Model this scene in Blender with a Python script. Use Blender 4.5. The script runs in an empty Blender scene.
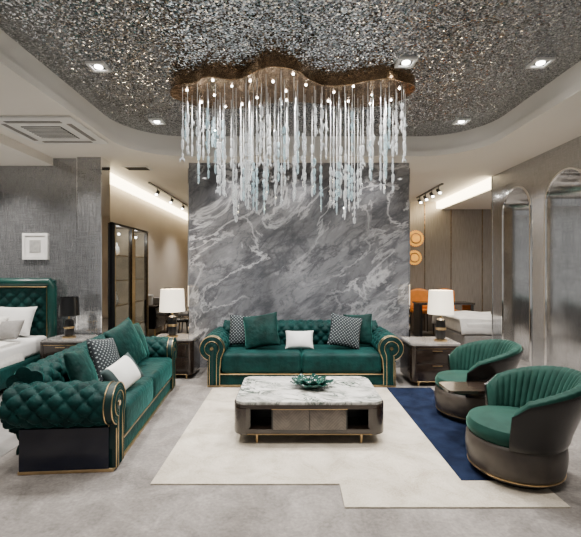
import bpy, bmesh, math, random
from mathutils import Vector, Matrix
random.seed(4)
SC = bpy.context.scene
C = SC.collection
PI = math.pi
R = math.radians
sin, cos = math.sin, math.cos

# ------------------------------------------------------------------ helpers
class MB:
    def __init__(s): s.bm = bmesh.new()
    def box(s, x0, x1, y0, y1, z0, z1, bev=0, seg=3):
        vs = bmesh.ops.create_cube(s.bm, size=1)['verts']
        for v in vs:
            v.co = Vector(((x0+x1)/2+v.co.x*(x1-x0), (y0+y1)/2+v.co.y*(y1-y0), (z0+z1)/2+v.co.z*(z1-z0)))
        if bev:
            es = list({e for v in vs for e in v.link_edges})
            bmesh.ops.bevel(s.bm, geom=es, offset=bev, segments=seg, profile=.5, affect='EDGES')
        return s
    def lathe(s, prof, n=32, c=(0, 0, 0)):
        rings = []
        for r, z in prof:
            if r < 1e-5: rings.append([s.bm.verts.new((c[0], c[1], c[2]+z))])
            else: rings.append([s.bm.verts.new((c[0]+r*cos(2*PI*k/n), c[1]+r*sin(2*PI*k/n), c[2]+z)) for k in range(n)])
        for a, b in zip(rings, rings[1:]):
            for k in range(n):
                k2 = (k+1) % n
                if len(a) == 1 and len(b) == 1: continue
                if len(a) == 1: f = [a[0], b[k2], b[k]]
                elif len(b) == 1: f = [a[k], a[k2], b[0]]
                else: f = [a[k], a[k2], b[k2], b[k]]
                s.bm.faces.new(f)
        return s
    def tube(s, pts, r, n=8, closed=False):
        pts = [Vector(p) for p in pts]
        rs = r if isinstance(r, (list, tuple)) else [r]*len(pts)
        N = len(pts); rings = []; up = None
        for i in range(N):
            if closed: t = pts[(i+1) % N]-pts[i-1]
            else: t = pts[min(i+1, N-1)]-pts[max(i-1, 0)]
            t.normalize()
            if up is None:
                up = Vector((0, 0, 1)) if abs(t.z) < .9 else Vector((1, 0, 0))
            a = t.cross(up)
            if a.length < 1e-4: a = t.orthogonal()
            a.normalize(); up = a.cross(t); b = up
            rings.append([s.bm.verts.new(pts[i]+rs[i]*(a*cos(2*PI*k/n)+b*sin(2*PI*k/n))) for k in range(n)])
        for i in range(N if closed else N-1):
            A, B = rings[i], rings[(i+1) % N]
            for k in range(n): s.bm.faces.new([A[k], A[(k+1) % n], B[(k+1) % n], B[k]])
        if not closed:
            s.bm.faces.new(rings[0][::-1]); s.bm.faces.new(rings[-1])
        return s
    def grid(s, f, nu, nv, cu=False, cv=False, cap=False):
        mu = nu if cu else nu+1; mv = nv if cv else nv+1
        V = [[s.bm.verts.new(f(i/nu, j/nv)) for j in range(mv)] for i in range(mu)]
        for i in range(nu):
            for j in range(nv):
                s.bm.faces.new([V[i][j], V[(i+1) % mu][j], V[(i+1) % mu][(j+1) % mv], V[i][(j+1) % mv]])
        if cap:
            s.bm.faces.new(V[0]); s.bm.faces.new(V[-1][::-1])
        return s
    def prism(s, poly, a0, a1, axis='z'):
        def mk(p, a):
            if axis == 'z': return (p[0], p[1], a)
            if axis == 'y': return (p[0], a, p[1])
            return (a, p[0], p[1])
        A = [s.bm.verts.new(mk(p, a0)) for p in poly]; B = [s.bm.verts.new(mk(p, a1)) for p in poly]
        n = len(poly)
        s.bm.faces.new(A[::-1]); s.bm.faces.new(B)
        for k in range(n): s.bm.faces.new([A[k], A[(k+1) % n], B[(k+1) % n], B[k]])
        return s
    def build(s, name, m, parent=None, smooth=38, loc=None, fix=True):
        if fix: bmesh.ops.recalc_face_normals(s.bm, faces=s.bm.faces[:])
        me = bpy.data.meshes.new(name); s.bm.to_mesh(me); s.bm.free()
        me.materials.append(m)
        if smooth:
            me.shade_smooth(); me.set_sharp_from_angle(angle=R(smooth))
        o = bpy.data.objects.new(name, me); C.objects.link(o)
        if parent: o.parent = parent
        if loc: o.location = loc
        return o

def tag(o, label, cat, group=None):
    o['label'] = label; o['category'] = cat
    if group: o['group'] = group
    return o
def thing(name, label, cat, loc=(0, 0, 0), rz=0, group=None):
    o = bpy.data.objects.new(name, None); C.objects.link(o); o.empty_display_size = .1
    o.location = loc; o.rotation_euler = (0, 0, rz)
    return tag(o, label, cat, group)
def struct(name, mb, m, smooth=38, fix=True):
    o = mb.build(name, m, smooth=smooth, fix=fix); o['kind'] = 'structure'; return o
def dup(root, loc, rz, label, group=None):
    kids = [(c, list(c.children)) for c in root.children]
    r = root.copy(); C.objects.link(r); r.location = loc; r.rotation_euler = (0, 0, rz); r['label'] = label
    if group: r['group'] = group
    for c, gs in kids:
        d = c.copy(); C.objects.link(d); d.parent = r
        for g in gs:
            e = g.copy(); C.objects.link(e); e.parent = d
    return r
def rr(w, d, r, n=7, cx=0, cy=0):
    out = []
    for (sx, sy, a0) in ((1, 1, 0), (-1, 1, 90), (-1, -1, 180), (1, -1, 270)):
        for k in range(n+1):
            a = R(a0+90*k/n)
            out.append((cx+sx*(w/2-r)+r*cos(a), cy+sy*(d/2-r)+r*sin(a)))
    return out
def catmull(pts, n=6):
    out = []; N = len(pts)
    for i in range(N):
        p0, p1, p2, p3 = [Vector(pts[(i+k-1) % N]) for k in range(4)]
        for j in range(n):
            t = j/n
            out.append(.5*((2*p1)+(-p0+p2)*t+(2*p0-5*p1+4*p2-p3)*t*t+(-p0+3*p1-3*p2+p3)*t**3))
    return out
def resample(pts, n):
    pts = [Vector(p) for p in pts]
    L = [0]
    for a, b in zip(pts, pts[1:]): L.append(L[-1]+(b-a).length)
    out = []; k = 0
    for i in range(n+1):
        d = L[-1]*i/n
        while k < len(pts)-2 and L[k+1] < d: k += 1
        t = (d-L[k])/max(L[k+1]-L[k], 1e-9)
        out.append(pts[k].lerp(pts[k+1], min(max(t, 0), 1)))
    return out, L[-1]
def tuft(a, b, amp):
    return amp*(abs(sin(PI*(a+b)))*abs(sin(PI*(a-b))))**.42

# ------------------------------------------------------------------ materials
def mk(name):
    m = bpy.data.materials.new(name); m.use_nodes = True
    return m, m.node_tree, m.node_tree.nodes['Principled BSDF']
def coord(nt, scale=(1, 1, 1), rot=(0, 0, 0)):
    tc = nt.nodes.new('ShaderNodeTexCoord')
    m1 = nt.nodes.new('ShaderNodeMapping'); m1.inputs['Rotation'].default_value = rot
    m2 = nt.nodes.new('ShaderNodeMapping'); m2.inputs['Scale'].default_value = scale
    nt.links.new(tc.outputs['Object'], m1.inputs['Vector']); nt.links.new(m1.outputs[0], m2.inputs['Vector'])
    return m2.outputs[0]
def noise(nt, vec, scale, detail=4, dist=0, rough=.5):
    n = nt.nodes.new('ShaderNodeTexNoise')
    n.inputs['Scale'].default_value = scale; n.inputs['Detail'].default_value = detail
    n.inputs['Distortion'].default_value = dist; n.inputs['Roughness'].default_value = rough
    nt.links.new(vec, n.inputs['Vector']); return n.outputs['Fac']
def ramp(nt, fac, stops):
    r = nt.nodes.new('ShaderNodeValToRGB'); e = r.color_ramp.elements
    while len(e) < len(stops): e.new(.5)
    for k, (p, c) in enumerate(stops):
        e[k].position = p; e[k].color = (*c, 1) if len(c) == 3 else c
    nt.links.new(fac, r.inputs[0]); return r.outputs[0]
def math_(nt, op, a, b=None):
    n = nt.nodes.new('ShaderNodeMath'); n.operation = op
    for k, v in enumerate((a, b)):
        if v is None: continue
        if isinstance(v, (int, float)): n.inputs[k].default_value = v
        else: nt.links.new(v, n.inputs[k])
    return n.outputs[0]
def mixc(nt, fac, a, b):
    n = nt.nodes.new('ShaderNodeMix'); n.data_type = 'RGBA'
    for k, v in ((0, fac), (6, a), (7, b)):
        if isinstance(v, (int, float)): n.inputs[k].default_value = v
        elif isinstance(v, tuple): n.inputs[k].default_value = (*v, 1)
        else: nt.links.new(v, n.inputs[k])
    return n.outputs[2]
def bump(nt, b, h, strength, dist=.01):
    n = nt.nodes.new('ShaderNodeBump'); n.inputs['Strength'].default_value = strength; n.inputs['Distance'].default_value = dist
    nt.links.new(h, n.inputs['Height']); nt.links.new(n.outputs[0], b.inputs['Normal'])
def mat(name, col, rough=.5, metal=0, col2=None, ns=8, stretch=(1, 1, 1), bmp=0, bs=60, sheen=0, sheenc=None, coat=0, emit=0, emc=None, det=4, spec=.5, bd=.01):
    m, nt, b = mk(name)
    b.inputs['Roughness'].default_value = rough; b.inputs['Metallic'].default_value = metal
    b.inputs['Specular IOR Level'].default_value = spec
    b.inputs['Base Color'].default_value = (*col, 1)
    v = coord(nt, stretch)
    c2 = col2 or tuple(x*.85 for x in col)
    f = noise(nt, v, ns, det)
    nt.links.new(ramp(nt, f, [(.35, c2), (.65, col)]), b.inputs['Base Color'])
    if bmp: bump(nt, b, noise(nt, v, bs, 3), bmp, bd)
    if sheen:
        b.inputs['Sheen Weight'].default_value = sheen; b.inputs['Sheen Roughness'].default_value = .3
        b.inputs['Sheen Tint'].default_value = (*(sheenc or col), 1)
    if coat:
        b.inputs['Coat Weight'].default_value = coat; b.inputs['Coat Roughness'].default_value = .06
    if emit:
        b.inputs['Emission Color'].default_value = (*(emc or col), 1); b.inputs['Emission Strength'].default_value = emit
    return m

VELVET = mat('green_velvet', (.003, .034, .031), .64, col2=(.0015, .018, .017), ns=7, sheen=.3, sheenc=(.14, .70, .62), bmp=.6, bs=20, spec=.14, bd=.014)
VELVET2 = mat('green_velvet_pillow', (.003, .030, .026), .64, col2=(.0014, .016, .014), ns=9, sheen=.32, sheenc=(.16, .70, .6), bmp=.8, bs=14, spec=.14, bd=.018)
CHAIRG = mat('chair_green_velvet', (.010, .043, .033), .7, col2=(.006, .029, .022), ns=9, sheen=.32, sheenc=(.38, .78, .62), spec=.12)
ARMDK = mat('dark_green_arm_panel', (.002, .020, .018), .4, ns=9, spec=.4)
BRASS = mat('brass', (.66, .47, .25), .28, 1, ns=20)
BRONZE = mat('bronze', (.44, .29, .165), .16, 1, col2=(.28, .18, .10), ns=7, bmp=.5, bs=16, bd=.02)
NAVY = mat('navy_lacquer', (.004, .007, .020), .12, ns=3, spec=.45)
BLACK = mat('black', (.006, .006, .007), .3, ns=10)
BLKLEATHER = mat('black_leather', (.007, .0065, .006), .24, ns=30, bmp=.15, bs=120)
TAUPE = mat('taupe_leather', (.050, .040, .032), .36, col2=(.035, .028, .023), ns=12, bmp=.15, bs=150)
DKWOOD = mat('dark_wood', (.024, .016, .012), .22, col2=(.012, .008, .006), ns=6, stretch=(1, 6, 6), coat=.25)
WHITE = mat('white_linen', (.78, .77, .75), .85, ns=6, bmp=.15, bs=80)
CREAMF = mat('cream_fabric', (.7, .68, .64), .9, ns=30)
GREYF = mat('grey_fabric', (.24, .23, .22), .9, ns=30)
CHROME = mat('polished_steel', (.9, .9, .9), .07, 1, ns=4)
WHITEP = mat('white_plastic', (.8, .79, .77), .5, ns=4)
DARKSLOT = mat('dark_slot', (.02, .02, .02), .7, ns=4)
CEIL = mat('ceiling_paint', (.77, .73, .675), .8, col2=(.75, .71, .655), ns=1.5)
BEIGE = mat('beige_wall', (.60, .53, .45), .7, col2=(.56, .49, .415), ns=2)
SHADE = mat('lamp_shade_linen', (.85, .8, .7), .9, ns=60, emit=1.5, emc=(1, .86, .63))
LED = mat('led_lens', (1, .97, .92), .4, emit=28, emc=(1, .97, .92))
COVE = mat('cove_light', (1, .92, .7), .5, emit=12, emc=(1, .84, .54))
ORANGE = mat('orange', (.85, .28, .03), .5, ns=10)
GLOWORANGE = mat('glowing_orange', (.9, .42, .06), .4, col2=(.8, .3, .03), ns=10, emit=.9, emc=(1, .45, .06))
JADE = mat('jade_glass', (.003, .026, .020), .1, col2=(.010, .06, .046), ns=14, coat=.4)
WIRE = mat('pendant_wire', (.8, .8, .79), .3, .5, ns=5, emit=.08, emc=(.95, .97, 1))  # brightness put into plain wire as a slight emission
FRAMEP = mat('picture_grey', (.42, .41, .39), .6, col2=(.3, .3, .29), ns=25)
SHELFLIT = mat('lit_shelf_back', (.26, .22, .17), .25, col2=(.07, .06, .048), ns=3, emit=.14, emc=(1, .82, .58))
# veneer laid in chevrons for the drawer fronts
GREYWOOD, nt, b = mk('chevron_wood_veneer')
v = coord(nt); sx = nt.nodes.new('ShaderNodeSeparateXYZ'); nt.links.new(v, sx.inputs[0])
cx_ = math_(nt, 'ABSOLUTE', math_(nt, 'SUBTRACT', math_(nt, 'MODULO', math_(nt, 'ADD', sx.outputs[0], 5.155), .31), .155))
st = math_(nt, 'SINE', math_(nt, 'MULTIPLY', math_(nt, 'ADD', cx_, sx.outputs[2]), 230))
f = math_(nt, 'ADD', math_(nt, 'MULTIPLY', st, .1), noise(nt, v, 14, 5))
nt.links.new(ramp(nt, f, [(.36, (.052, .041, .034)), (.66, (.098, .079, .065))]), b.inputs['Base Color']); b.inputs['Roughness'].default_value = .3; b.inputs['Coat Weight'].default_value = .25
TANM, nt, b = mk('tan_metal_panels')
v = coord(nt, (30, 30, 1.2))
nt.links.new(ramp(nt, noise(nt, v, 3, 3), [(.3, (.27, .235, .20)), (.7, (.40, .355, .31))]), b.inputs['Base Color'])
b.inputs['Metallic'].default_value = .5; b.inputs['Roughness'].default_value = .3

def wallpaper(name, lo, hi, rough, metal, coat):
    m, nt, b = mk(name)
    v = coord(nt, (90, 90, 4)); v2 = coord(nt, (5, 5, 110))
    f = math_(nt, 'ADD', math_(nt, 'MULTIPLY', noise(nt, v, 1.6, 3), .6), math_(nt, 'MULTIPLY', noise(nt, v2, 1.2, 3), .4))
    nt.links.new(ramp(nt, f, [(.38, lo), (.6, hi)]), b.inputs['Base Color'])
    b.inputs['Metallic'].default_value = metal; b.inputs['Roughness'].default_value = rough
    b.inputs['Coat Weight'].default_value = coat; b.inputs['Coat Roughness'].default_value = .02
    return m
GREYWALL = wallpaper('grey_silk_wallcovering', (.225, .23, .24), (.40, .405, .415), .15, .7, 1)
GREYWALL2 = wallpaper('grey_metallic_wallcovering', (.30, .305, .315), (.49, .495, .505), .17, .7, .7)
NICHEM = wallpaper('brushed_steel_niche', (.50, .505, .51), (.74, .745, .75), .14, .95, .3)

def marble(name, base, vein, veincol, rot, sc, s1=1.0, sharp=9, rough=.12, dist=1.3, dark=None, nr=.62, dk=.5):
    m, nt, b = mk(name)
    v = coord(nt, sc, rot)
    basec = ramp(nt, noise(nt, v, s1, 10, dist, nr), base)
    def veins(scale, shp, off, dd):
        n2 = noise(nt, v, s1*scale, 9, dist*dd, .62)
        d = math_(nt, 'SUBTRACT', 1, math_(nt, 'MULTIPLY', math_(nt, 'ABSOLUTE', math_(nt, 'SUBTRACT', n2, off)), shp*2.2))
        return math_(nt, 'MAXIMUM', d, 0)
    d = math_(nt, 'MULTIPLY', veins(1.15, sharp, .5, 1.4), vein)
    n3 = noise(nt, v, s1*.7, 3)
    d = math_(nt, 'MULTIPLY', d, math_(nt, 'MAXIMUM', math_(nt, 'MULTIPLY', math_(nt, 'SUBTRACT', n3, .38), 4), 0))
    d = math_(nt, 'MINIMUM', d, 1)
    if dark:
        basec = mixc(nt, math_(nt, 'MULTIPLY', veins(1.5, 8, .46, 1.0), dk), basec, dark)
        basec = mixc(nt, math_(nt, 'MULTIPLY', veins(3.1, 16, .52, 1.2), dk*.7), basec, dark)
    nt.links.new(mixc(nt, d, basec, veincol), b.inputs['Base Color'])
    b.inputs['Roughness'].default_value = rough
    b.inputs['Coat Weight'].default_value = .5; b.inputs['Coat Roughness'].default_value = .02
    return m
MARBLE = marble('grey_marble', [(.31, (.062, .064, .072)), (.44, (.14, .142, .154)), (.56, (.235, .237, .252)), (.69, (.42, .42, .435))], .9, (.62, .62, .64), (0, R(37), 0), (.62, 1, 1.3), .98, 19, .04, .55, (.05, .052, .06), .72, .7)
TMARBLE = marble('white_marble', [(.3, (.16, .18, .16)), (.44, (.55, .54, .50)), (.7, (.80, .78, .74))], 1.3, (.05, .08, .06), (0, 0, R(30)), (2.2, 3.6, 2), 1.8, 6, .08)
STONE = marble('grey_table_stone', [(.3, (.18, .17, .16)), (.7, (.36, .345, .33))], .6, (.55, .53, .50), (0, 0, R(30)), (2.2, 3.6, 2), 1.6, 9, .08)

SEQ, nt, b = mk('silver_sequin_ceiling')
v = coord(nt)
vo = nt.nodes.new('ShaderNodeTexVoronoi'); vo.inputs['Scale'].default_value = 80; vo.inputs['Randomness'].default_value = .3; vo.distance = 'CHEBYCHEV'; nt.links.new(v, vo.inputs['Vector'])
sub = nt.nodes.new('ShaderNodeVectorMath'); sub.operation = 'SUBTRACT'; nt.links.new(vo.outputs['Color'], sub.inputs[0]); sub.inputs[1].default_value = (.5, .5, .5)
scl = nt.nodes.new('ShaderNodeVectorMath'); scl.operation = 'SCALE'; nt.links.new(sub.outputs[0], scl.inputs[0]); scl.inputs['Scale'].default_value = .7
geo = nt.nodes.new('ShaderNodeNewGeometry')
add = nt.nodes.new('ShaderNodeVectorMath'); add.operation = 'ADD'; nt.links.new(geo.outputs['Normal'], add.inputs[0]); nt.links.new(scl.outputs[0], add.inputs[1])
nrm = nt.nodes.new('ShaderNodeVectorMath'); nrm.operation = 'NORMALIZE'; nt.links.new(add.outputs[0], nrm.inputs[0])
nt.links.new(nrm.outputs[0], b.inputs['Normal'])
sep = nt.nodes.new('ShaderNodeSeparateColor'); nt.links.new(vo.outputs['Color'], sep.inputs[0])
nt.links.new(ramp(nt, sep.outputs[0], [(.0, (.17, .176, .185)), (.75, (.46, .47, .485)), (1, (.95, .965, .99))]), b.inputs['Base Color'])
b.inputs['Metallic'].default_value = 1; b.inputs['Roughness'].default_value = .13

CARPET, nt, b = mk('grey_mottled_carpet')
v = coord(nt)
f = math_(nt, 'ADD', math_(nt, 'MULTIPLY', noise(nt, v, 3.2, 9, .8, .74), .7), math_(nt, 'MULTIPLY', noise(nt, v, 45, 4), .3))
nt.links.new(ramp(nt, f, [(.36, (.115, .103, .094)), (.5, (.188, .171, .157)), (.63, (.272, .25, .23))]), b.inputs['Base Color'])
b.inputs['Roughness'].default_value = .9; bump(nt, b, noise(nt, v, 260, 2), .4)
RUGC, nt, b = mk('cream_rug')
v = coord(nt)
f = math_(nt, 'ADD', math_(nt, 'MULTIPLY', noise(nt, v, 3.5, 9, 1.0, .75), .7), math_(nt, 'MULTIPLY', noise(nt, v, 90, 3), .3))
nt.links.new(ramp(nt, f, [(.36, (.33, .285, .22)), (.5, (.48, .43, .35)), (.63, (.58, .53, .445))]), b.inputs['Base Color'])
b.inputs['Roughness'].default_value = .95; bump(nt, b, noise(nt, v, 220, 2), .5)
RUGB = mat('navy_rug', (.009, .016, .040), .95, col2=(.003, .006, .018), ns=6, bmp=.5, bs=220, spec=.1, det=9)
TILE = marble('grey_gloss_tile', [(.3, (.13, .125, .12)), (.7, (.26, .25, .24))], .4, (.42, .41, .39), (0, 0, .5), (1, 1.5, 1), 1.2, 9, .04)

DOTS, nt, b = mk('black_dotted_fabric')
v = coord(nt, (1, 1, 1), (0, R(45), 0))
sx = nt.nodes.new('ShaderNodeSeparateXYZ'); nt.links.new(v, sx.inputs[0])
px = math_(nt, 'ABSOLUTE', math_(nt, 'SINE', math_(nt, 'MULTIPLY', sx.outputs[0], 105)))
pz = math_(nt, 'ABSOLUTE', math_(nt, 'SINE', math_(nt, 'MULTIPLY', sx.outputs[2], 105)))
d = math_(nt, 'GREATER_THAN', math_(nt, 'MULTIPLY', px, pz), .8)
nt.links.new(mixc(nt, d, (.006, .011, .015), (.26, .30, .30)), b.inputs['Base Color']); b.inputs['Roughness'].default_value = .85
STRIPE, nt, b = mk('white_banded_fabric')
v = coord(nt); sx = nt.nodes.new('ShaderNodeSeparateXYZ'); nt.links.new(v, sx.inputs[0])
d = math_(nt, 'GREATER_THAN', math_(nt, 'ABSOLUTE', sx.outputs[0]), .135)
nt.links.new(mixc(nt, d, (.66, .66, .63), (.02, .04, .04)), b.inputs['Base Color']); b.inputs['Roughness'].default_value = .85

def crystal_mat(name, c, e):
    m, nt, b = mk(name)
    v = coord(nt)
    nt.links.new(ramp(nt, noise(nt, v, 70, 3), [(.4, tuple(x*.75 for x in c)), (.6, c)]), b.inputs['Base Color'])
    b.inputs['Roughness'].default_value = .03; b.inputs['Transmission Weight'].default_value = .85; b.inputs['IOR'].default_value = 1.52
    b.inputs['Emission Color'].default_value = (*c, 1); b.inputs['Emission Strength'].default_value = e  # faint glow put into the glass, which is no light source itself
    return m
CRY1 = crystal_mat('clear_crystal_glow', (.97, .99, .99), .14)
CRY2 = crystal_mat('aqua_crystal_glow', (.68, .87, .92), .13)

# ------------------------------------------------------------------ room
ZS, ZR = 3.1, 3.4
struct('floor', MB().box(-5.8, 7.2, -1.5, 13, -.1, 0), CARPET)
struct('floor', MB().box(-5.6, -2.3, .2, 5.8, 0, .004), TILE)

RCX, RCY, RW, RD = .175, 3.0, 4.85, 5.4      # ceiling recess
inner = rr(RW, RD, .75, 10, RCX, RCY)
mb = MB(); A = []; B = []; T = []
for (x, y) in inner:
    dx, dy = x-RCX, y-RCY
    t = min((9/abs(dx)) if abs(dx) > 1e-6 else 1e9, (11/abs(dy)) if abs(dy) > 1e-6 else 1e9)
    A.append(mb.bm.verts.new((x, y, ZS))); B.append(mb.bm.verts.new((RCX+dx*t, RCY+dy*t, ZS)))
n = len(inner)
for k in range(n): mb.bm.faces.new([A[k], A[(k+1) % n], B[(k+1) % n], B[k]])
struct('ceiling', mb, CEIL)
mb = MB()
lip = [(0, ZS), (0, ZS+.08), (.05, ZS+.08), (.05, ZR)]
rings = [[mb.bm.verts.new((x, y, z)) for (x, y) in rr(RW+2*o, RD+2*o, .75+o, 10, RCX, RCY)] for (o, z) in lip]
for a, b_ in zip(rings, rings[1:]):
    for k in range(n): mb.bm.faces.new([a[k], a[(k+1) % n], b_[(k+1) % n], b_[k]])
struct('trim_1', mb, CEIL)
mb = MB(); mb.prism(rr(RW+.2, RD+.2, .8, 10, RCX, RCY), ZR, ZR+.03)
struct('ceiling', mb, SEQ)
struct('ceiling', MB().box(-5.8, -3.44, .0, 5.8, ZS-.11, ZS+.02), CEIL)   # lower soffit over the bed bay
struct('ceiling', MB().box(3.62, 7.2, 6.95, 13, 2.92, ZS+.02), CEIL)

# marble feature wall
struct('wall_back', MB().box(-1.535, 1.79, 6.05, 6.45, 0, ZS+.02), MARBLE)
struct('trim_2', MB().box(-1.55, -1.535, 6.04, 6.46, 0, ZS), CHROME)
struct('trim_3', MB().box(1.79, 1.805, 6.04, 6.46, 0, ZS), CHROME)
# left side: grey wall behind bed, pilaster, corridor wall
struct('wall_left', MB().box(-5.8, -3.06, 5.8, 6.0, 0, ZS), GREYWALL)
struct('wall_left', MB().box(-3.06, -2.72, 5.74, 6.0, 0, ZS), GREYWALL)
struct('trim_6', MB().box(-2.72, -2.705, 5.735, 6.0, 0, ZS), CHROME)
struct('trim_8', MB().box(-3.066, -3.056, 5.732, 5.75, 0, ZS), CHROME)
struct('wall_left', MB().box(-5.8, -5.6, 0, 5.8, 0, ZS), GREYWALL)
struct('wall_left', MB().box(-3.3, -3.12, 6.0, 12.4, 0, ZS), BEIGE)
struct('wall_back', MB().box(-3.3, 1.6, 12.2, 12.4, 0, ZS), BEIGE)
struct('wall_back', MB().box(1.5, 7.2, 9.6, 9.8, 0, ZS), TANM)
struct('wall_back', MB().box(1.4, 1.5, 6.45, 12.2, 0, ZS), BEIGE)
struct('wall_right', MB().box(7.0, 7.2, 6.9, 9.6, 0, ZS), BEIGE)
struct('baseboard_left', MB().box(-5.6, -3.06, 5.785, 5.8, 0, .09), DARKSLOT)
for k, xx in enumerate((2.35, 3.22, 3.85, 4.6)):
    struct('trim_%d' % (10+k), MB().box(xx-.008, xx+.008, 9.585, 9.6, 0, ZS), BRONZE)
# coves
struct('trim_4', MB().box(-3.12, -3.0, 6.05, 12.2, 2.96, 3.09), COVE)
struct('trim_5', MB().box(3.50, 3.62, 6.98, 9.6, 2.94, 3.09), COVE)
# right wall with arched niches
XW = 3.5
arches = [(5.82, 6.59, 2.76), (4.66, 5.48, 2.76)]
mb = MB()
def loop(pts):
    vs = [mb.bm.verts.new(p) for p in pts]
    return [mb.bm.edges.new((vs[k], vs[(k+1) % len(vs)])) for k in range(len(vs))]
def arch_pts(y0, y1, zt):
    r = (y1-y0)/2; c = (y0+y1)/2
    return [(y0, .0005)]+[(c-r*cos(PI*k/20), zt-r+r*sin(PI*k/20)) for k in range(21)]+[(y1, .0005)]
es = loop([(XW, 0, 0), (XW, 6.95, 0), (XW, 6.95, ZS), (XW, 0, ZS)])
for a in arches: es += loop([(XW, y, z) for y, z in arch_pts(*a)])
bmesh.ops.triangle_fill(mb.bm, use_beauty=True, use_dissolve=False, edges=es)
mb.box(XW+.001, XW+.5, 6.93, 6.95, 0, ZS)
struct('wall_right', mb, GREYWALL2, smooth=0)
struct('trim_7', MB().box(XW-.01, XW+.02, 6.93, 6.965, 0, ZS), CHROME)
for k, a in enumerate(arches):
    p = arch_pts(*a)
    m2 = MB(); m2.grid(lambda u, v: (XW+.3*v, *p[min(int(round(u*(len(p)-1))), len(p)-1)]), len(p)-1, 1)
    struct('trim_%d' % (20+2*k), m2, CHROME)
    m2 = MB(); m2.bm.faces.new([m2.bm.verts.new((XW+.3, y, z)) for y, z in p])
    struct('wall_right', m2, NICHEM, smooth=0)
    m2 = MB(); m2.tube([(XW-.004, y, z) for y, z in p], .018, 6)
    struct('trim_%d' % (21+2*k), m2, CHROME)
struct('baseboard_right', MB().box(XW-.012, XW, 5.49, 5.81, 0, .08).box(XW-.012, XW, 6.6, 6.95, 0, .08).box(XW-.012, XW, .5, 4.65, 0, .08), CHROME)

# ------------------------------------------------------------------ ceiling fittings
def lamp(kind, loc, energy, col=(1, .945, .88), size=.06, ang=120, rot=(0, 0, 0)):  # bare light; serves fittings, table lamps, cabinet and spots with no fitting
    l = bpy.data.lights.new('scene_light', kind); l.energy = energy; l.color = col
    if kind == 'SPOT': l.spot_size = R(ang); l.spot_blend = 1; l.shadow_soft_size = size
    elif kind == 'POINT': l.shadow_soft_size = size
    o = bpy.data.objects.new('scene_light', l); C.objects.link(o); o.location = loc; o.rotation_euler = rot
    return o
d0 = None
dls = [(-1.8, 3.75, 'square recessed downlight near the left edge of the sequin ceiling'),
       (-1.72, 5.15, 'small recessed downlight at back left corner of the sequin ceiling'),
       (1.06, 3.67, 'square recessed downlight just right of the chandelier canopy'),
       (2.3, 3.68, 'square recessed downlight at near right of the sequin ceiling'),
       (2.2, 5.15, 'small recessed downlight at back right corner of the sequin ceiling')]
for (x, y, lb) in dls:
    if d0 is None:
        d0 = thing('downlight', lb, 'downlight', (x, y, ZR), 0, 'downlights in the sequin ceiling')
        m2 = MB()
        for (a, b_, c_, e_) in ((-.085, .085, -.085, -.06), (-.085, .085, .06, .085), (-.085, -.06, -.06, .06), (.06, .085, -.06, .06)): m2.box(a, b_, c_, e_, -.02, 0)
        m2.build('frame', WHITEP, d0)
        MB().box(-.06, .06, -.06, .06, -.006, 0).build('recess', DARKSLOT, d0)
        MB().lathe([(0, -.016), (.036, -.016), (.036, -.006)], 20).build('lens', LED, d0)
    else: dup(d0, (x, y, ZR), 0, lb)
    lamp('SPOT', (x, y, ZR-.05), 340, ang=100, size=.04)
for (x, y) in ((-1.7, 2.0), (.2, 1.6), (2.2, 2.0), (.2, 2.6)): lamp('SPOT', (x, y, ZR-.05), 190, size=.04)  # unseen spots, no fitting built, placed out of view to light the room
for (x, y, e) in ((-4.2, 4.4, 160), (-3.0, 3.0, 90), (3.05, 5.6, 140), (3.0, 4.3, 130), (-2.3, 8.5, 150), (-2.3, 10.5, 150), (2.7, 7.6, 170), (4.2, 8.2, 180), (-3.9, 5.3, 140), (-2.9, 5.3, 110), (-4.7, 5.3, 130)):
    lamp('SPOT', (x, y, 2.9), e)  # spots without fittings; those close to the alcove wall added to wash it
for (x, y) in ((-.9, 5.75), (.13, 5.75), (1.2, 5.75)): lamp('SPOT', (x, y, 3.05), 55, size=.04)

# air conditioner
ac = thing('air_conditioner', 'square white cassette air conditioner set in the left soffit', 'air conditioner', (-2.76, 4.62, ZS))
MB().box(-.46, .46, -.44, .44, -.03, -.001, .01).build('panel', WHITEP, ac)
MB().box(-.22, .22, -.2, .2, -.036, -.028).build('grille', DARKSLOT, ac)
m2 = MB()
for k in range(9): m2.box(-.21, .21, -.19+k*.045, -.175+k*.045, -.042, -.034)
m2.build('grille_slat', WHITEP, ac)
for (a, b_, c_, e_) in ((-.3, .3, -.36, -.31), (-.3, .3, .31, .36), (-.38, -.33, -.28, .28), (.33, .38, -.28, .28)):
    MB().box(a, b_, c_, e_, -.036, -.028).build('air_slot', GREYF, ac)
av = thing('ceiling_vent', 'small slatted air vent in the ceiling left of the marble wall', 'vent', (-2.43, 6.35, ZS))
MB().box(-.2, .2, -.12, .12, -.015, 0).build('frame', WHITEP, av)
m2 = MB()
for k in range(5): m2.box(-.17, .17, -.09+k*.04, -.07+k*.04, -.02, -.012)
m2.build('slat', DARKSLOT, av)
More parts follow.
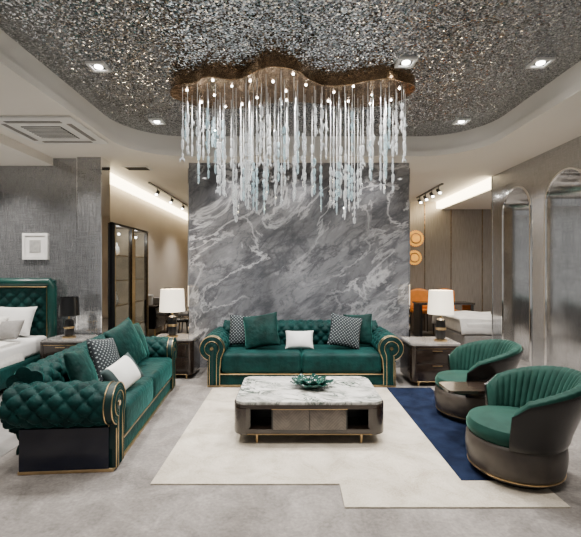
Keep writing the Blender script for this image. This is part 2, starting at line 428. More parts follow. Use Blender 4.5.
# track lights
def track(x, y0, y1, lb, nh):
    t = thing('track_light', lb, 'track light', (x, y0, ZS), 0, 'black ceiling track lights')
    MB().box(-.02, .02, 0, y1-y0, -.025, 0).build('track', BLACK, t)
    for k in range(nh):
        yy = (y1-y0)*(k+.5)/nh
        h = MB().tube([(0, yy, -.02), (0, yy, -.09)], .01, 8).tube([(-.0, yy+.06, -.08), (.0, yy-.06, -.16)], .035, 14).build('spotlight_head', BLACK, t)
        MB().tube([(0, yy-.058, -.157), (0, yy-.064, -.165)], .026, 14).build('lens', LED, h)
track(-2.62, 7.4, 10.2, 'black ceiling track light with spotlights in left corridor', 3)
track(2.85, 7.5, 9.0, 'black ceiling track light with spotlights in right rear area', 4)

# ------------------------------------------------------------------ chandelier
CX, CY, CZ = 0, 4.05, 3.3
ch = thing('chandelier', 'long wavy bronze chandelier dripping with glass crystal pendants', 'chandelier', (CX, CY, CZ))
outl = [(-1.24, 4.2), (-1.14, 3.96), (-.93, 3.87), (-.78, 3.76), (-.55, 3.82), (-.4, 3.74), (-.2, 3.58), (.05, 3.64), (.18, 3.82), (.36, 3.95), (.58, 3.92), (.74, 3.84), (.93, 3.80), (1.08, 3.86), (1.24, 3.98), (1.2, 4.25), (1.02, 4.40), (.8, 4.46), (.45, 4.42), (.1, 4.32), (-.25, 4.36), (-.6, 4.5), (-.98, 4.46)]
out2 = [(p.x-CX, p.y-CY) for p in catmull([(x, y, 0) for x, y in outl], 6)]
MB().prism(out2, 0, ZR-CZ).build('canopy', BRONZE, ch)
MB().tube([(x, y, .004) for x, y in out2], .006, 8, True).build('canopy_rim', BRONZE, ch)
def inside(x, y, poly):
    c = False; j = len(poly)-1
    for i in range(len(poly)):
        if (poly[i][1] > y) != (poly[j][1] > y) and x < (poly[j][0]-poly[i][0])*(y-poly[i][1])/(poly[j][1]-poly[i][1])+poly[i][0]: c = not c
        j = i
    return c
shr = [(x*.96, .03+(y-.03)*.92) for x, y in out2]
def pend_mesh(L, clen):
    w = MB().tube([(0, 0, 0), (0, 0, -L)], .0028, 5)
    c = MB(); z = -L+clen
    while z > -L-.02:
        l = random.uniform(.05, .14); r = random.uniform(.009, .0175); t = random.uniform(0, .003); a = random.uniform(0, 6.28)
        ox, oy = t*cos(a), t*sin(a)
        c.tube([(0, 0, z), (ox, oy, z-l*.14), (ox, oy, z-l*.8), (ox*.3, oy*.3, z-l)], [r*.35, r, r*.85, r*.25], 6)
        for q in range(random.choice((0, 0, 1, 2))):
            a += 2.3; zz = z-l*random.uniform(.1, .8); s = random.uniform(.7, 1.2)
            c.tube([(.3*r*cos(a), .3*r*sin(a), zz), (.019*s*cos(a), .019*s*sin(a), zz-.010*s), (.023*s*cos(a), .023*s*sin(a), zz-.040*s)], [.006, .0085*s, .002], 5)
        z -= l*random.uniform(1.0, 1.35)
    return w, c
vari = []
for k in range(20):
    L = .42+.05*k; cl = min(L*.62, random.uniform(.24, .52))
    w, c = pend_mesh(L, cl)
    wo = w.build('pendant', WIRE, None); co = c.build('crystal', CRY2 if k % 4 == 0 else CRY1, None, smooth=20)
    vari.append((L, wo.data, co.data))
    bpy.data.objects.remove(wo); bpy.data.objects.remove(co)
cnt = 0; placed = []
tries = 0
while cnt < 100 and tries < 14000:
    tries += 1
    x, y = random.uniform(-1.2, 1.2), random.uniform(-.47, .45)
    if not inside(x, y, shr) or any((x-a)**2+(y-b_)**2 < .0060 for a, b_ in placed): continue
    placed.append((x, y)); cnt += 1
    env = .86+.36*math.exp(-((x+.42)/.38)**2)+.34*math.exp(-((x-.5)/.38)**2)
    L = env*random.uniform(.42, 1.1)
    k = min(range(20), key=lambda q: abs(vari[q][0]-L)+random.uniform(0, .05))
    po = bpy.data.objects.new('pendant', vari[k][1]); C.objects.link(po); po.parent = ch; po.location = (x, y, 0); po.rotation_euler.z = random.uniform(0, 6.28)
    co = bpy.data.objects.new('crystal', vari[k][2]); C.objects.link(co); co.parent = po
sm = None; placed2 = []
for k in range(600):
    x, y = random.uniform(-1.05, 1.1), random.uniform(-.4, .4)
    if not inside(x, y, shr) or any((x-a)**2+(y-b_)**2 < .04 for a, b_ in placed2): continue
    placed2.append((x, y))
    if sm is None:
        so = MB().lathe([(0, -.01), (.009, -.01), (.012, 0)], 14).build('spotlight', LED, ch); sm = so.data
    else:
        so = bpy.data.objects.new('spotlight', sm); C.objects.link(so); so.parent = ch
    so.location = (x, y, 0)
    if len(placed2) >= 22: break
for x in (-.9, -.45, 0, .45, .9): lamp('SPOT', (CX+x, CY+.05, CZ-.03), 200, (1, .98, .96), .012, 130)

# ------------------------------------------------------------------ rug
rug = thing('area_rug', 'large stepped cream rug with a navy block under the seating', 'rug', (0, 0, 0))
MB().prism([(-.97, 2.77), (.34, 2.77), (.34, 2.5), (1.75, 2.5), (1.75, 5.0), (-.97, 5.0)], 0, .01).build('cream_field', RUGC, rug)
nb = MB().prism([(1.2, 2.81), (1.75, 2.81), (1.75, 5.0), (1.2, 5.0)], .0095, .012).build('navy_panel', RUGB, rug); nb['label'] = 'navy blue panel of the rug'
RZ = .0105

# ------------------------------------------------------------------ sofas
def sofa(label, loc, rz, W, D, nc):
    t = thing('sofa', label, 'sofa', loc, rz, 'tufted green velvet sofas')
    H = D/2; r = .152; cx = W/2-r-.005; zc = .49
    TP = .138
    MB().box(-cx-.05, cx+.05, -H+.03, H-.14, .026, .165).build('base', VELVET, t)
    MB().box(-cx-.062, cx+.062, -H+.018, H-.128, 0, .026, .004).build('brass_plinth', BRASS, t)
    MB().box(-cx+.1, cx-.1, -H+.012, -H+.03, .158, .170).build('brass_strip', BRASS, t)
    for s in (-1, 1):
        x0, x1 = sorted((s*(cx-.08), s*(cx+.065)))
        MB().box(x0, x1, -H+.05, H-.14, .026, .33).build('side_panel', NAVY, t)
        pts = [(s*(cx-.10), .22), (s*(cx-.112), .36)]
        for k in range(31):
            a = R(195-270*k/30); pts.append((s*(cx+r*cos(a)), zc+r*sin(a)))
        pts.append((s*(cx+.05), .315))
        NJ = 88; pr, L = resample(pts, NJ); nrm = []
        for j in range(NJ+1):
            d = pr[min(j+1, NJ)]-pr[max(j-1, 0)]; d.normalize(); nrm.append(Vector((-d.y, d.x))*s)
        y0, y1 = -H+.05, H-.06
        def f(u, v, pr=pr, nrm=nrm, L=L):
            j = int(round(v*NJ)); y = y0+(y1-y0)*u
            fade = min(1, (y-y0)/.09, (1-v)*12)
            q = pr[j]+nrm[j]*(tuft(u*(y1-y0)/TP, v*L/TP, .030)*max(fade, 0)-.012*fade)
            return (q.x, y, q.y)
        MB().grid(f, 76, NJ, cap=True).build('arm', VELVET, t)
        full = [Vector((s*(cx-.10), .026))]+list(pr)+[Vector((s*(cx+.05), .026))]
        MB().prism([tuple(p) for p in full], -H, -H+.055, 'y').build('arm_panel', ARMDK, t)
        def ringpts(sc, yy):
            out = []
            for p in full:
                q = Vector((s*cx+(p.x-s*cx)*sc, zc+(p.y-zc)*(sc if p.y > .25 else 1)))
                out.append((q.x, yy, q.y))
            return out
        m2 = MB()
        for sc in (.9, .78, .66, .54, .42, .3): m2.tube(ringpts(sc, -H+.002), .008, 6)
        m2.build('arm_rib', VELVET, t)
        m2 = MB()
        m2.tube(ringpts(1.0, -H), .0042, 6); m2.tube(ringpts(.6, -H-.006), .0032, 6)
        m2.tube([(p.x, -H+.055, p.y) for p in [pr[k]+nrm[k]*.003 for k in range(NJ+1)]], .0042, 6)
        m2.build('arm_trim', BRASS, t)
        MB().prism([(s*cx+.02*cos(2*PI*k/20), zc+.02*sin(2*PI*k/20)) for k in range(20)], -H-.01, -H+.01, 'y').build('arm_rosette', BRASS, t)
    # back
    yc, zb, rb = H-.13, .62, .125
    pts = [(yc-.09, .36), (yc-.118, .5)]
    for k in range(27):
        a = R(185-245*k/26); pts.append((yc+rb*cos(a), zb+rb*sin(a)))
    pts += [(yc+.05, .42), (yc+.05, .1)]
    NJ = 92; pr, L = resample(pts, NJ); nrm = []
    for j in range(NJ+1):
        d = pr[min(j+1, NJ)]-pr[max(j-1, 0)]; d.normalize(); nrm.append(Vector((-d.y, d.x)))
    xb = cx-.04; NU = int(2*xb/.015)
    def f(u, v):
        j = int(round(v*NJ)); x = -xb+2*xb*u
        q = pr[j]+nrm[j]*(tuft(u*2*xb/TP, v*L/TP, .031)-.012)
        return (x, q.x, q.y)
    MB().grid(f, NU, NJ, cap=True).build('backrest', VELVET, t)
    wi = 2*(cx-.115)
    for k in range(nc):
        a = -wi/2+wi*k/nc
        MB().box(a+.004, a+wi/nc-.004, -H-.01, H-.22, .172, .43, .055, 5).build('seat_cushion', VELVET, t)
    return t
sofa('long tufted green velvet sofa with brass trimmed rolled arms before marble wall', (.14, 5.47, .0), 0, 2.58, .86, 2)
sofa('tufted green velvet sofa seen end-on at left with navy side panel', (-1.78, 3.97, 0), R(94.5), 2.3, .82, 2)

def pillow(label, loc, w, h, t, m, rx=-15, ry=0, rz=0, group=None, name='throw_pillow'):
    mb = MB(); n = 22
    for sgn in (-1, 1):
        def f(u, v):
            a, b_ = 2*u-1, 2*v-1
            x = w/2*a*(1-.07*(1-b_*b_)); z = h/2*b_*(1-.07*(1-a*a))
            y = sgn*t/2*max(0, (1-a*a)*(1-b_*b_))**.42
            return (x, y, z)
        mb.grid(f, n, n)
    bmesh.ops.remove_doubles(mb.bm, verts=mb.bm.verts[:], dist=.0004)
    o = mb.build(name, m, smooth=80)
    o.rotation_mode = 'YXZ'; o.rotation_euler = (R(rx), R(ry), R(rz)); o.location = loc
    return tag(o, label, 'pillow', group)
G1 = 'pillows on the long sofa'; G2 = 'pillows on the left sofa'
pillow('black and white dotted pillow against left arm of the long sofa', (-.655, 5.51, .65), .38, .42, .13, DOTS, -14, 3, 6, G1)
pillow('tilted green velvet pillow second from left on the long sofa', (-.39, 5.35, .665), .48, .46, .15, VELVET2, -20, -10, -8, G1)
pillow('small white lumbar pillow in the middle of long sofa', (.12, 5.34, .55), .38, .25, .13, WHITE, -24, 0, 0, G1)
pillow('black and white dotted pillow on right half of long sofa', (.73, 5.35, .66), .44, .44, .15, DOTS, -20, 12, 8, G1)
pillow('green velvet pillow beside right arm of the long sofa', (.935, 5.52, .66), .40, .43, .13, VELVET2, -14, -2, -6, G1)
pillow('green velvet pillow nearest camera on the left sofa', (-1.75, 3.36, .635), .38, .40, .15, VELVET2, -22, 6, 98, G2)
pillow('black and white dotted pillow on the left sofa', (-1.73, 3.75, .65), .40, .42, .14, DOTS, -22, 8, 84, G2)
pillow('large green velvet pillow in middle of the left sofa', (-1.72, 4.20, .69), .50, .50, .17, VELVET2, -20, -12, 80, G2)
pillow('green velvet pillow in far corner of the left sofa', (-1.78, 4.61, .66), .40, .44, .15, VELVET2, -20, 5, 88, G2)
pillow('small white banded lumbar pillow with dark ends on left sofa', (-1.49, 3.56, .56), .42, .27, .13, STRIPE, -30, -14, 72, G2)

# ------------------------------------------------------------------ tables
def box_table(name, label, cat, loc, rz, W, D, H, leg, dw, top=TMARBLE, group=None, ro=.09, rows=1, front=None):
    t = thing(name, label, cat, loc, rz, group)
    out = rr(W, D, ro, 8)
    MB().prism(rr(W-.03, D-.03, ro-.015, 8), leg, leg+.045).build('bottom_shelf', DKWOOD, t)
    MB().tube([(x, y, leg+.004) for x, y in rr(W-.025, D-.025, ro-.01, 8)], .0045, 6, True).build('brass_line', BRASS, t)
    MB().prism(out, H-.055, H-.022).build('top_frame', DKWOOD, t)
    MB().prism(rr(W-.025, D-.025, ro-.01, 8), H-.022, H).build('tabletop', top, t)
    for s in (-1, 1):
        arc = [p for p in out if s*p[0] > W/2-ro-.02]
        if s > 0: arc = sorted(arc, key=lambda p: math.atan2(p[1], p[0]))
        else: arc = sorted(arc, key=lambda p: math.atan2(p[1], -p[0]))
        inn = [(p[0]*(1-.06/W*1.4), p[1]*(1-.04/D*1.4)) for p in arc]
        MB().prism(arc+inn[::-1], leg+.005, H-.045).build('side_panel', DKWOOD, t)
    MB().box(-dw/2-.01, dw/2+.01, -D/2+.02, D/2-.02, leg+.03, H-.05).build('drawer_case', BLACK, t)
    if rows == 1:
        MB().box(-W/2+.06, -dw/2-.01, -D/2+.3, -D/2+.32, leg+.04, H-.05).box(dw/2+.01, W/2-.06, -D/2+.3, -D/2+.32, leg+.04, H-.05).build('back_panel', BLACK, t)
    nd = 2 if rows == 1 else 1
    zl, zh = leg+.042, H-.06
    for q in range(rows):
        for k in range(nd):
            a = -dw/2+dw*k/nd; z0 = zl+(zh-zl)*q/rows; z1 = zl+(zh-zl)*(q+1)/rows
            d = MB().box(a+.003, a+dw/nd-.003, -D/2+.004, -D/2+.024, z0+.003, z1-.003, .003).build('drawer', front or GREYWOOD, t)
            if rows > 1: MB().box(-.06, .06, -D/2-.008, -D/2+.006, z1-.03, z1-.022).build('handle', BRASS, d)
    MB().box(-dw/2-.01, dw/2+.01, -D/2+.002, -D/2+.02, H-.06, H-.0555).build('brass_strip', BRASS, t)
    for sx in (-1, 1):
        for sy in (-1, 1):
            MB().tube([(sx*W*.345, sy*D*.43, leg+.01), (sx*W*.345, sy*D*.43, 0)], [.014, .009], 10).build('leg', BRASS, t)
    return t
box_table('coffee_table', 'dark wood coffee table with white veined marble top and brass legs', 'coffee table', (.16, 3.78, RZ+.002), 0, 1.29, .84, .36, .085, .62, ro=.11)
GS = 'dark drawer side tables'
box_table('side_table', 'dark wood drawer side table between long sofa and far armchair', 'side table', (1.86, 5.35, 0), 0, .66, .58, .54, .06, .54, top=STONE, group=GS, ro=.07, rows=2, front=DKWOOD)
box_table('side_table', 'dark wood drawer side table behind far end of left sofa', 'side table', (-1.62, 5.66, 0), 0, .6, .5, .54, .06, .48, top=STONE, group=GS, ro=.07, rows=2, front=DKWOOD)
box_table('nightstand', 'dark nightstand beside the green tufted bed', 'nightstand', (-2.98, 5.42, .004), 0, .58, .5, .56, .08, .46, top=STONE, ro=.07, rows=2, front=DKWOOD)

def table_lamp(label, loc, shade, h0, rs, hs, group=None):
    t = thing('table_lamp', label, 'lamp', loc, 0, group)
    MB().lathe([(0, 0), (.085, 0), (.085, .018), (.06, .026), (0, .026)], 28).build('base', BRASS, t)
    MB().lathe([(0, .02), (.048, .026), (.06, .05), (.064, h0*.5), (.055, h0*.78), (.03, h0*.84), (0, h0*.84)], 28).build('body', BLACK, t)
    MB().lathe([(.0655, h0*.42), (.069, h0*.44), (.069, h0*.49), (.0655, h0*.51)], 28).build('brass_ring', BRASS, t)
    MB().lathe([(0, h0*.8), (.012, h0*.8), (.012, h0+hs*.5), (0, h0+hs*.5)], 12).build('stem', BRASS, t)
    m2 = MB()
    m2.lathe([(rs, h0), (rs*.9, h0+hs), (rs*.88, h0+hs), (rs*.98, h0), (rs, h0)], 36)
    m2.build('lamp_shade', shade, t)
    return t
table_lamp('black table lamp with cream drum shade on right side table', (1.99, 5.30, .54), SHADE, .36, .165, .31, 'cream shaded table lamps')
table_lamp('black table lamp with cream drum shade behind the left sofa', (-1.66, 5.62, .54), SHADE, .36, .175, .31, 'cream shaded table lamps')
table_lamp('small black lamp with black shade on bedside nightstand', (-3.0, 5.42, .564), BLACK, .3, .13, .25)
for p in ((1.99, 5.30, 1.05), (-1.66, 5.62, 1.05)): lamp('POINT', p, 14, (1, .76, .47), .05)

# leaf bowl
t = tag(MB().lathe([(0, .012), (.05, .01), (.06, 0), (0, 0)], 20).build('leaf_bowl', JADE, None), 'dark green glass leaf bowl centred on the marble coffee table', 'bowl')
t.location = (.2, 3.80, RZ+.362)
for ring, (npet, L, up, wd) in enumerate(((9, .185, .055, .055), (7, .13, .085, .045))):
    for k in range(npet):
        a = 2*PI*k/npet+ring*.4+random.uniform(-.12, .12); LL = L*random.uniform(.88, 1.1)
        def f(u, v, a=a, LL=LL, up=up, wd=wd):
            w = wd*sin(PI*min(1, u*.96+.04))**.7*(2*v-1)*(1+.12*sin(u*25)); rr_ = .02+LL*u
            z = .012+up*u**1.6+.25*abs(w)+.006*sin(u*22)
            return (rr_*cos(a)-w*sin(a), rr_*sin(a)+w*cos(a), z)
        m2 = MB().grid(f, 16, 6)
        o = m2.build('leaf', JADE, t, fix=False)
        md = o.modifiers.new('s', 'SOLIDIFY'); md.thickness = .005

# ------------------------------------------------------------------ armchairs
def armchair(label, loc, rz):
    t = thing('armchair', label, 'armchair', loc, rz, 'green barrel armchairs')
    t.scale = (.93, .93, .97)
    MB().lathe([(0, 0), (.28, 0), (.28, .03), (0, .03)], 40).build('foot_ring', BLACK, t)
    MB().lathe([(0, .028), (.315, .028), (.335, .045), (.352, .12), (.358, .2), (.352, .26), (.335, .282), (0, .285)], 48).build('base', TAUPE, t)
    MB().lathe([(.337, .05), (.342, .05), (.344, .058), (.338, .06)], 48).build('brass_band', BRASS, t)
    MB().lathe([(0, .28), (.325, .28), (.347, .305), (.35, .345), (.33, .385), (.27, .402), (0, .41)], 48).build('seat', CHAIRG, t)
    TH = R(109); LEAN = .055
    def Ht(th):
        q = abs(th)/TH
        return .77-.17*q**2.2-.05*max(0, q-.9)/.1
    b0 = .34
    def flare(th, z):      # the shell opens outward and leans back as it rises
        return LEAN*max(0, z-b0)/.4
    def ev(p, v):
        p = p+[p[0]]
        q = v*(len(p)-1); k = min(int(q), len(p)-2); fr = q-k
        return p[k][0]*(1-fr)+p[k+1][0]*fr, p[k][1]*(1-fr)+p[k+1][1]*fr
    NF = 27; NT = NF*12; NP = 44
    def f(u, v):
        th = -TH+2*TH*u
        H = Ht(th); e = H-b0
        p = [(.285, b0), (.275, b0+.25*e), (.283, b0+.5*e), (.298, b0+.75*e), (.318, b0+.93*e), (.352, H), (.388, H-.012), (.402, b0+.85*e), (.39, b0+.6*e), (.36, b0+.3*e), (.335, b0)]
        r, z = ev(p, v)
        fl = .012*(abs(sin(PI*NF*u)))**.7
        vv = v*len(p)
        w = 1 if vv < 5 else max(0, 1-(vv-5)/2.2)
        r += .008-fl*w*(1 if vv < 3.6 else .6)
        z += fl*.35*w*(1 if vv > 3.2 else 0)
        r += flare(th, z)
        return (r*sin(th), r*cos(th)+.05*max(0, z-b0)/.4, z)
    MB().grid(f, NT, NP, cv=True, cap=True).build('backrest', CHAIRG, t, smooth=70)
    def g(u, v):
        th = -TH*1.01+2*TH*1.01*u; H = Ht(max(-TH, min(TH, th))); e = H-b0
        p = [(.356, .275), (.372, .31), (.392, b0+.3*e), (.412, b0+.6*e), (.422, b0+.86*e), (.419, b0+.93*e), (.402, b0+.9*e), (.38, b0+.5*e), (.345, b0), (.345, .275)]
        r, z = ev(p, v)
        r += flare(th, z)
        return (r*sin(th), r*cos(th)+.05*max(0, z-b0)/.4, z)
    MB().grid(g, 64, 30, cv=True, cap=True).build('outer_shell', BLKLEATHER, t)
    return t
c1 = armchair('green fluted barrel armchair nearest the camera with black leather outer back', (1.65, 2.95, .013), R(-104))
c2 = dup(c1, (1.82, 4.08, .013), R(-99), 'green fluted barrel armchair farther back beside the right side table')

# small table between armchairs
t = thing('drinks_table', 'small dark wood drinks table between the two barrel armchairs', 'side table', (1.66, 3.525, .0125))
MB().prism(rr(.62, .28, .04, 6), .425, .45).build('tabletop', DKWOOD, t)
MB().tube([(.1, 0, .43), (.1, 0, .02)], .018, 12).build('stem', BRASS, t)
MB().lathe([(0, 0), (.10, 0), (.10, .012), (.02, .022), (0, .022)], 28, (.1, 0, 0)).build('base', BRASS, t)

# ------------------------------------------------------------------ bed bay
bed = thing('bed', 'bed with tall tufted green headboard and white bedding at left', 'bed', (-4.3, 5.74, .004))
x0, x1, z0, z1 = -.88, .88, .2, 1.26
def f(u, v):
    x = x0+(x1-x0)*u; z = z0+(z1-z0)*v
    e = min(1, u*14, (1-u)*14, (1-v)*9)
    return (x, -.07-tuft((x)/.17, (z)/.17, .035)*e-.01*e, z)
m2 = MB().grid(f, 110, 64); hb = m2.build('headboard', VELVET, bed)
MB().box(-.95, .95, -.075, 0, .1, 1.33, .02).build('headboard_back', VELVET, bed)
BORDER = mat('glossy_green_leather', (.004, .045, .036), .28, col2=(.002, .028, .023), ns=8)
MB().tube([(-.925, -.075, .2), (-.925, -.075, 1.24), (-.9, -.075, 1.3), (.9, -.075, 1.3), (.925, -.075, 1.24), (.925, -.075, .2)], .06, 14).build('headboard_border', BORDER, bed)
MB().tube([(-.862, -.098, .2), (-.862, -.098, 1.24), (.862, -.098, 1.24), (.862, -.098, .2)], .008, 6).build('headboard_trim', BRASS, bed)
MB().box(-.95, .95, -2.1, -.08, .08, .33, .03).build('bed_frame', VELVET, bed)
MB().box(-.9, .9, -2.06, -.1, .33, .56, .06, 5).build('mattress', WHITE, bed)
def f(u, v):
    a = 2*u-1; y = -2.1+1.45*v
    x = .97*a; z = .585-.30*max(0, abs(a)-.9)/.1*1.0+.012*sin(x*9+y*4)+.008*sin(y*13)
    if abs(a) > .9: x = math.copysign(.9*.97+(abs(a)-.9)*.55, a)
    return (x, y, z)
o = MB().grid(f, 60, 40).build('duvet', CREAMF, bed, fix=False); md = o.modifiers.new('s', 'SOLIDIFY'); md.thickness = .03
for sx in (-.8, .8):
    for yy in (-2.0, -.2): MB().tube([(sx, yy, .1), (sx, yy, 0)], [.02, .014], 10).build('leg', BRASS, bed)
G3 = 'pillows on the green bed'
pillow('large white pillow leaning on the green tufted headboard', (-3.80, 5.48, .78), .56, .42, .17, WHITE, -24, 0, 0, G3, 'bed_pillow')
pillow('large cream pillow leaning on green headboard at photo edge', (-4.42, 5.48, .78), .56, .42, .17, CREAMF, -24, 0, 0, G3, 'bed_pillow')
pillow('white pillow lying in front on the green bed', (-3.98, 5.22, .73), .5, .34, .16, CREAMF, -34, 3, 6, G3, 'bed_pillow')
pillow('dark grey scatter pillow on the green bed', (-3.60, 5.12, .71), .32, .28, .14, GREYF, -36, -6, -8, G3, 'bed_pillow')

art = thing('picture', 'small white framed grey picture on the wall above the bed', 'picture', (-3.69, 5.798, 1.82))
m2 = MB()
for (a, b_, c_, e_) in ((-.18, .18, -.19, -.155), (-.18, .18, .155, .19), (-.18, -.145, -.155, .155), (.145, .18, -.155, .155)): m2.box(a, b_, -.03, 0, c_, e_)
m2.build('frame', WHITE, art)
MB().box(-.145, .145, -.018, 0, -.155, .155).build('mount', WHITEP, art)
MB().box(-.08, .08, -.022, -.016, -.09, .09).build('print', FRAMEP, art)

# ------------------------------------------------------------------ left corridor
cab = thing('display_cabinet', 'tall black display cabinet with glass doors and lit shelves', 'cabinet', (-2.88, 6.03, 0))
Wc = 1.45; Hc = 2.2
GL, nt, b = mk('cabinet_glass')
b.inputs['Base Color'].default_value = (.88, .92, .92, 1); b.inputs['Transmission Weight'].default_value = 1; b.inputs['IOR'].default_value = 1.4
fz = noise(nt, coord(nt), 3); nt.links.new(math_(nt, 'MULTIPLY', fz, .02), b.inputs['Roughness'])
MB().box(-.22, .2, 0, .03, 0, Hc).box(-.22, .2, Wc-.03, Wc, 0, Hc).box(-.22, .2, 0, Wc, Hc-.04, Hc).box(-.22, .2, 0, Wc, 0, .12).box(-.02, .2, Wc/2-.02, Wc/2+.02, 0, Hc).build('carcass', BLACK, cab)
MB().box(-.225, -.2, .02, Wc-.02, .1, Hc-.03).build('lit_back', SHELFLIT, cab)
MB().box(-.19, .15, Wc/2-.026, Wc/2-.02, .12, Hc-.04).box(-.19, .15, Wc-.036, Wc-.03, .12, Hc-.04).build('lit_side', SHELFLIT, cab)
for z in (.5, .9, 1.3, 1.7): MB().box(-.2, .15, .03, Wc-.03, z, z+.012).build('shelf', BRASS, cab)
for k in range(2):
    a = Wc/2*k
    m2 = MB().box(.2, .225, a+.005, a+.03, .1, Hc-.01).box(.2, .225, a+Wc/2-.03, a+Wc/2-.005, .1, Hc-.01).box(.2, .225, a+.03, a+Wc/2-.03, .1, .13).box(.2, .225, a+.03, a+Wc/2-.03, Hc-.04, Hc-.01)
    d = m2.build('door', BLACK, cab)
    MB().box(.208, .214, a+.03, a+Wc/2-.03, .13, Hc-.04).build('pane', GL, d)
    MB().tube([(.226, a+.03, .13), (.226, a+.03, Hc-.04)], .006, 6).tube([(.226, a+Wc/2-.03, .13), (.226, a+Wc/2-.03, Hc-.04)], .006, 6).build('door_trim', BRASS, d)
    hy = Wc/2+(-.03 if k == 0 else .03)
    MB().tube([(.24, hy, .3), (.24, hy, 2.0)], .008, 8).build('handle', BRASS, d)
vm = None
for k, (y, z, s) in enumerate(((6.25, .512, 1), (6.5, .912, .8), (6.25, 1.312, .9), (6.55, 1.712, .8), (6.95, .912, 1), (7.2, 1.312, .8), (7.0, 1.712, 1))):
    if vm is None:
        o = MB().lathe([(0, 0), (.05, 0), (.075, .07), (.06, .14), (.03, .18), (.04, .22), (.03, .22), (.02, .18), (0, .05)], 20).build('vase', WHITEP); vm = o.data
    else:
        o = bpy.data.objects.new('vase', vm); C.objects.link(o)
    o.location = (-2.86, y, z); o.scale = (s, s, s*1.2); tag(o, 'small pale vase on a shelf inside the black display cabinet', 'vase', 'vases in the display cabinet')
lamp('POINT', (-2.75, 6.4, 2.05), 8, size=.02); lamp('POINT', (-2.75, 7.1, 2.05), 8, size=.02)

con = thing('console_table', 'low dark console along the beige corridor wall behind the left sofa', 'console', (-2.88, 8.85, 0))
MB().box(-.23, .23, -.95, .95, .72, .76, .004).build('top', DKWOOD, con)
MB().box(-.22, .2, -.93, .93, .3, .72).build('body', BLACK, con)
for k in range(3): MB().box(.2, .215, -.91+k*.615, -.32+k*.615, .32, .7).build('drawer', DKWOOD, con)
for sx in (-.18, .18):
    for sy in (-.88, .88): MB().tube([(sx, sy, .32), (sx, sy, 0)], .018, 8).build('leg', BRASS, con)
for k, (y, h, w, m_) in enumerate(((8.1, .2, .15, WHITEP), (8.5, .12, .2, GREYF), (9.4, .28, .14, BLACK), (9.7, .16, .14, WHITEP))):
    o = MB().box(-w/2, w/2, -w/2, w/2, 0, h, .01).box(-w/2-.006, w/2+.006, -w/2-.006, w/2+.006, h-.04, h+.005, .004).build('storage_box', m_)
    o.location = (-2.88, y, .76)
    tag(o, ['white lidded box nearest on the corridor console', 'low grey lidded box on the corridor console', 'tall black lidded box on the corridor console', 'white lidded box farthest along the corridor console'][k], 'box', 'boxes on the corridor console')

def chair(label, loc, rz, m, group):
    t = thing('dining_chair', label, 'chair', loc, rz, group)
    MB().box(-.23, .23, -.23, .22, .42, .49, .03).build('seat', m, t)
    def f(u, v):
        a = (u-.5)*2
        return (.23*a, .2-.05*a*a+.06*v, .49+.42*v-.05*a*a*v)
    o = MB().grid(f, 12, 8).build('backrest', m, t); md = o.modifiers.new('s', 'SOLIDIFY'); md.thickness = .05
    for sx in (-1, 1):
        for sy in (-1, 1): MB().tube([(sx*.19, sy*.18, .44), (sx*.21, sy*.21, 0)], [.016, .011], 8).build('leg', BLACK, t)
    return t
chair('dark upholstered chair in the corridor beyond the left side table', (-2.3, 8.2, 0), R(100), BLKLEATHER, 'corridor chairs')
chair('grey upholstered chair farther along the left corridor', (-2.35, 9.3, 0), R(95), GREYF, 'corridor chairs')

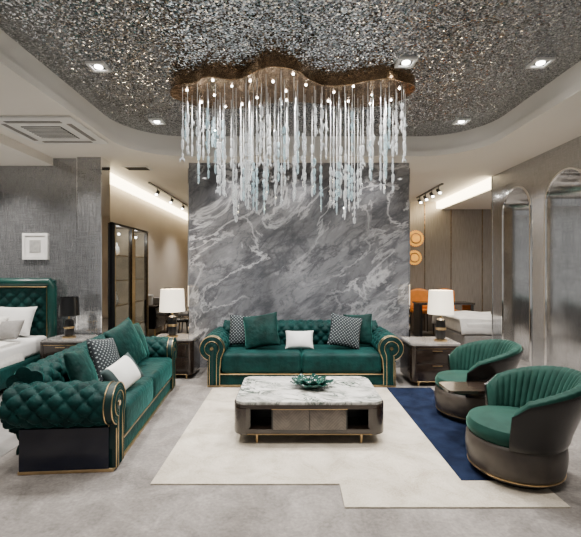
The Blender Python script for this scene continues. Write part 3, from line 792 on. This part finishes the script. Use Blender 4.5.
# ------------------------------------------------------------------ right rear area
dk = thing('desk', 'dark desk in the rear area by the tan panelled wall', 'desk', (3.35, 8.8, 0))
MB().box(-.6, .6, -.25, .25, .72, .76, .005).build('desktop', DKWOOD, dk)
for s in (-1, 1): MB().box(s*.55-.03, s*.55+.03, -.22, .22, 0, .72).build('side_panel', BLACK, dk)
a = chair('orange chair at left of the dark rear desk', (3.05, 9.31, 0), 0, ORANGE, 'orange desk chairs'); a.scale.z = 1.12
a = chair('orange chair at right of the dark rear desk', (3.65, 9.31, 0), R(-4), ORANGE, 'orange desk chairs'); a.scale.z = 1.12
for k, (x, z, r_) in enumerate(((3.0, 2.22, .2), (2.97, 1.76, .18))):
    t = thing('wall_disc', ['upper round orange sunburst ornament on rear panelled wall', 'lower round orange sunburst ornament beneath the other one'][k], 'wall ornament', (x, 9.598, z), 0, 'orange wall ornaments')
    m2 = MB(); pts = [(r_*(1 if q % 2 else .86)*cos(2*PI*q/48), r_*(1 if q % 2 else .86)*sin(2*PI*q/48)) for q in range(48)]
    m2.prism(pts, -.02, 0, 'y'); m2.build('rays', GLOWORANGE, t)
    MB().prism([(r_*.68*cos(2*PI*q/32), r_*.68*sin(2*PI*q/32)) for q in range(32)], -.032, -.02, 'y').build('ring', BRASS, t)
    MB().prism([(r_*.5*cos(2*PI*q/24), r_*.5*sin(2*PI*q/24)) for q in range(24)], -.045, -.03, 'y').build('center', GLOWORANGE, t)
b2 = thing('bed', 'white bed in the rear area behind the right arched wall', 'bed', (4.0, 7.75, 0))
MB().box(-.95, 1.1, -.75, .72, .05, .32, .03).build('bed_frame', GREYF, b2)
MB().box(-.93, 1.08, -.72, .7, .32, .56, .07, 5).build('mattress', WHITE, b2)
def f(u, v):
    a = 2*v-1; x = -1.0+1.4*u
    return (x, .75*a, .6-.28*max(0, abs(a)-.9)*10*.9+.012*sin(x*8+a*5))
o = MB().grid(f, 30, 50).build('duvet', WHITE, b2, fix=False); md = o.modifiers.new('s', 'SOLIDIFY'); md.thickness = .03

# ------------------------------------------------------------------ world and camera
w = bpy.data.worlds.new('World'); SC.world = w; w.use_nodes = True
bg = w.node_tree.nodes['Background']; bg.inputs[0].default_value = (1, .98, .95, 1); bg.inputs[1].default_value = .38
cam = bpy.data.cameras.new('Camera'); co = bpy.data.objects.new('Camera', cam); C.objects.link(co)
co.location = (0, 0, 1.5); co.rotation_euler = (R(90), 0, 0)
cam.sensor_fit = 'HORIZONTAL'; cam.sensor_width = 36; cam.lens = 36*400/581; cam.clip_start = .05
SC.camera = co
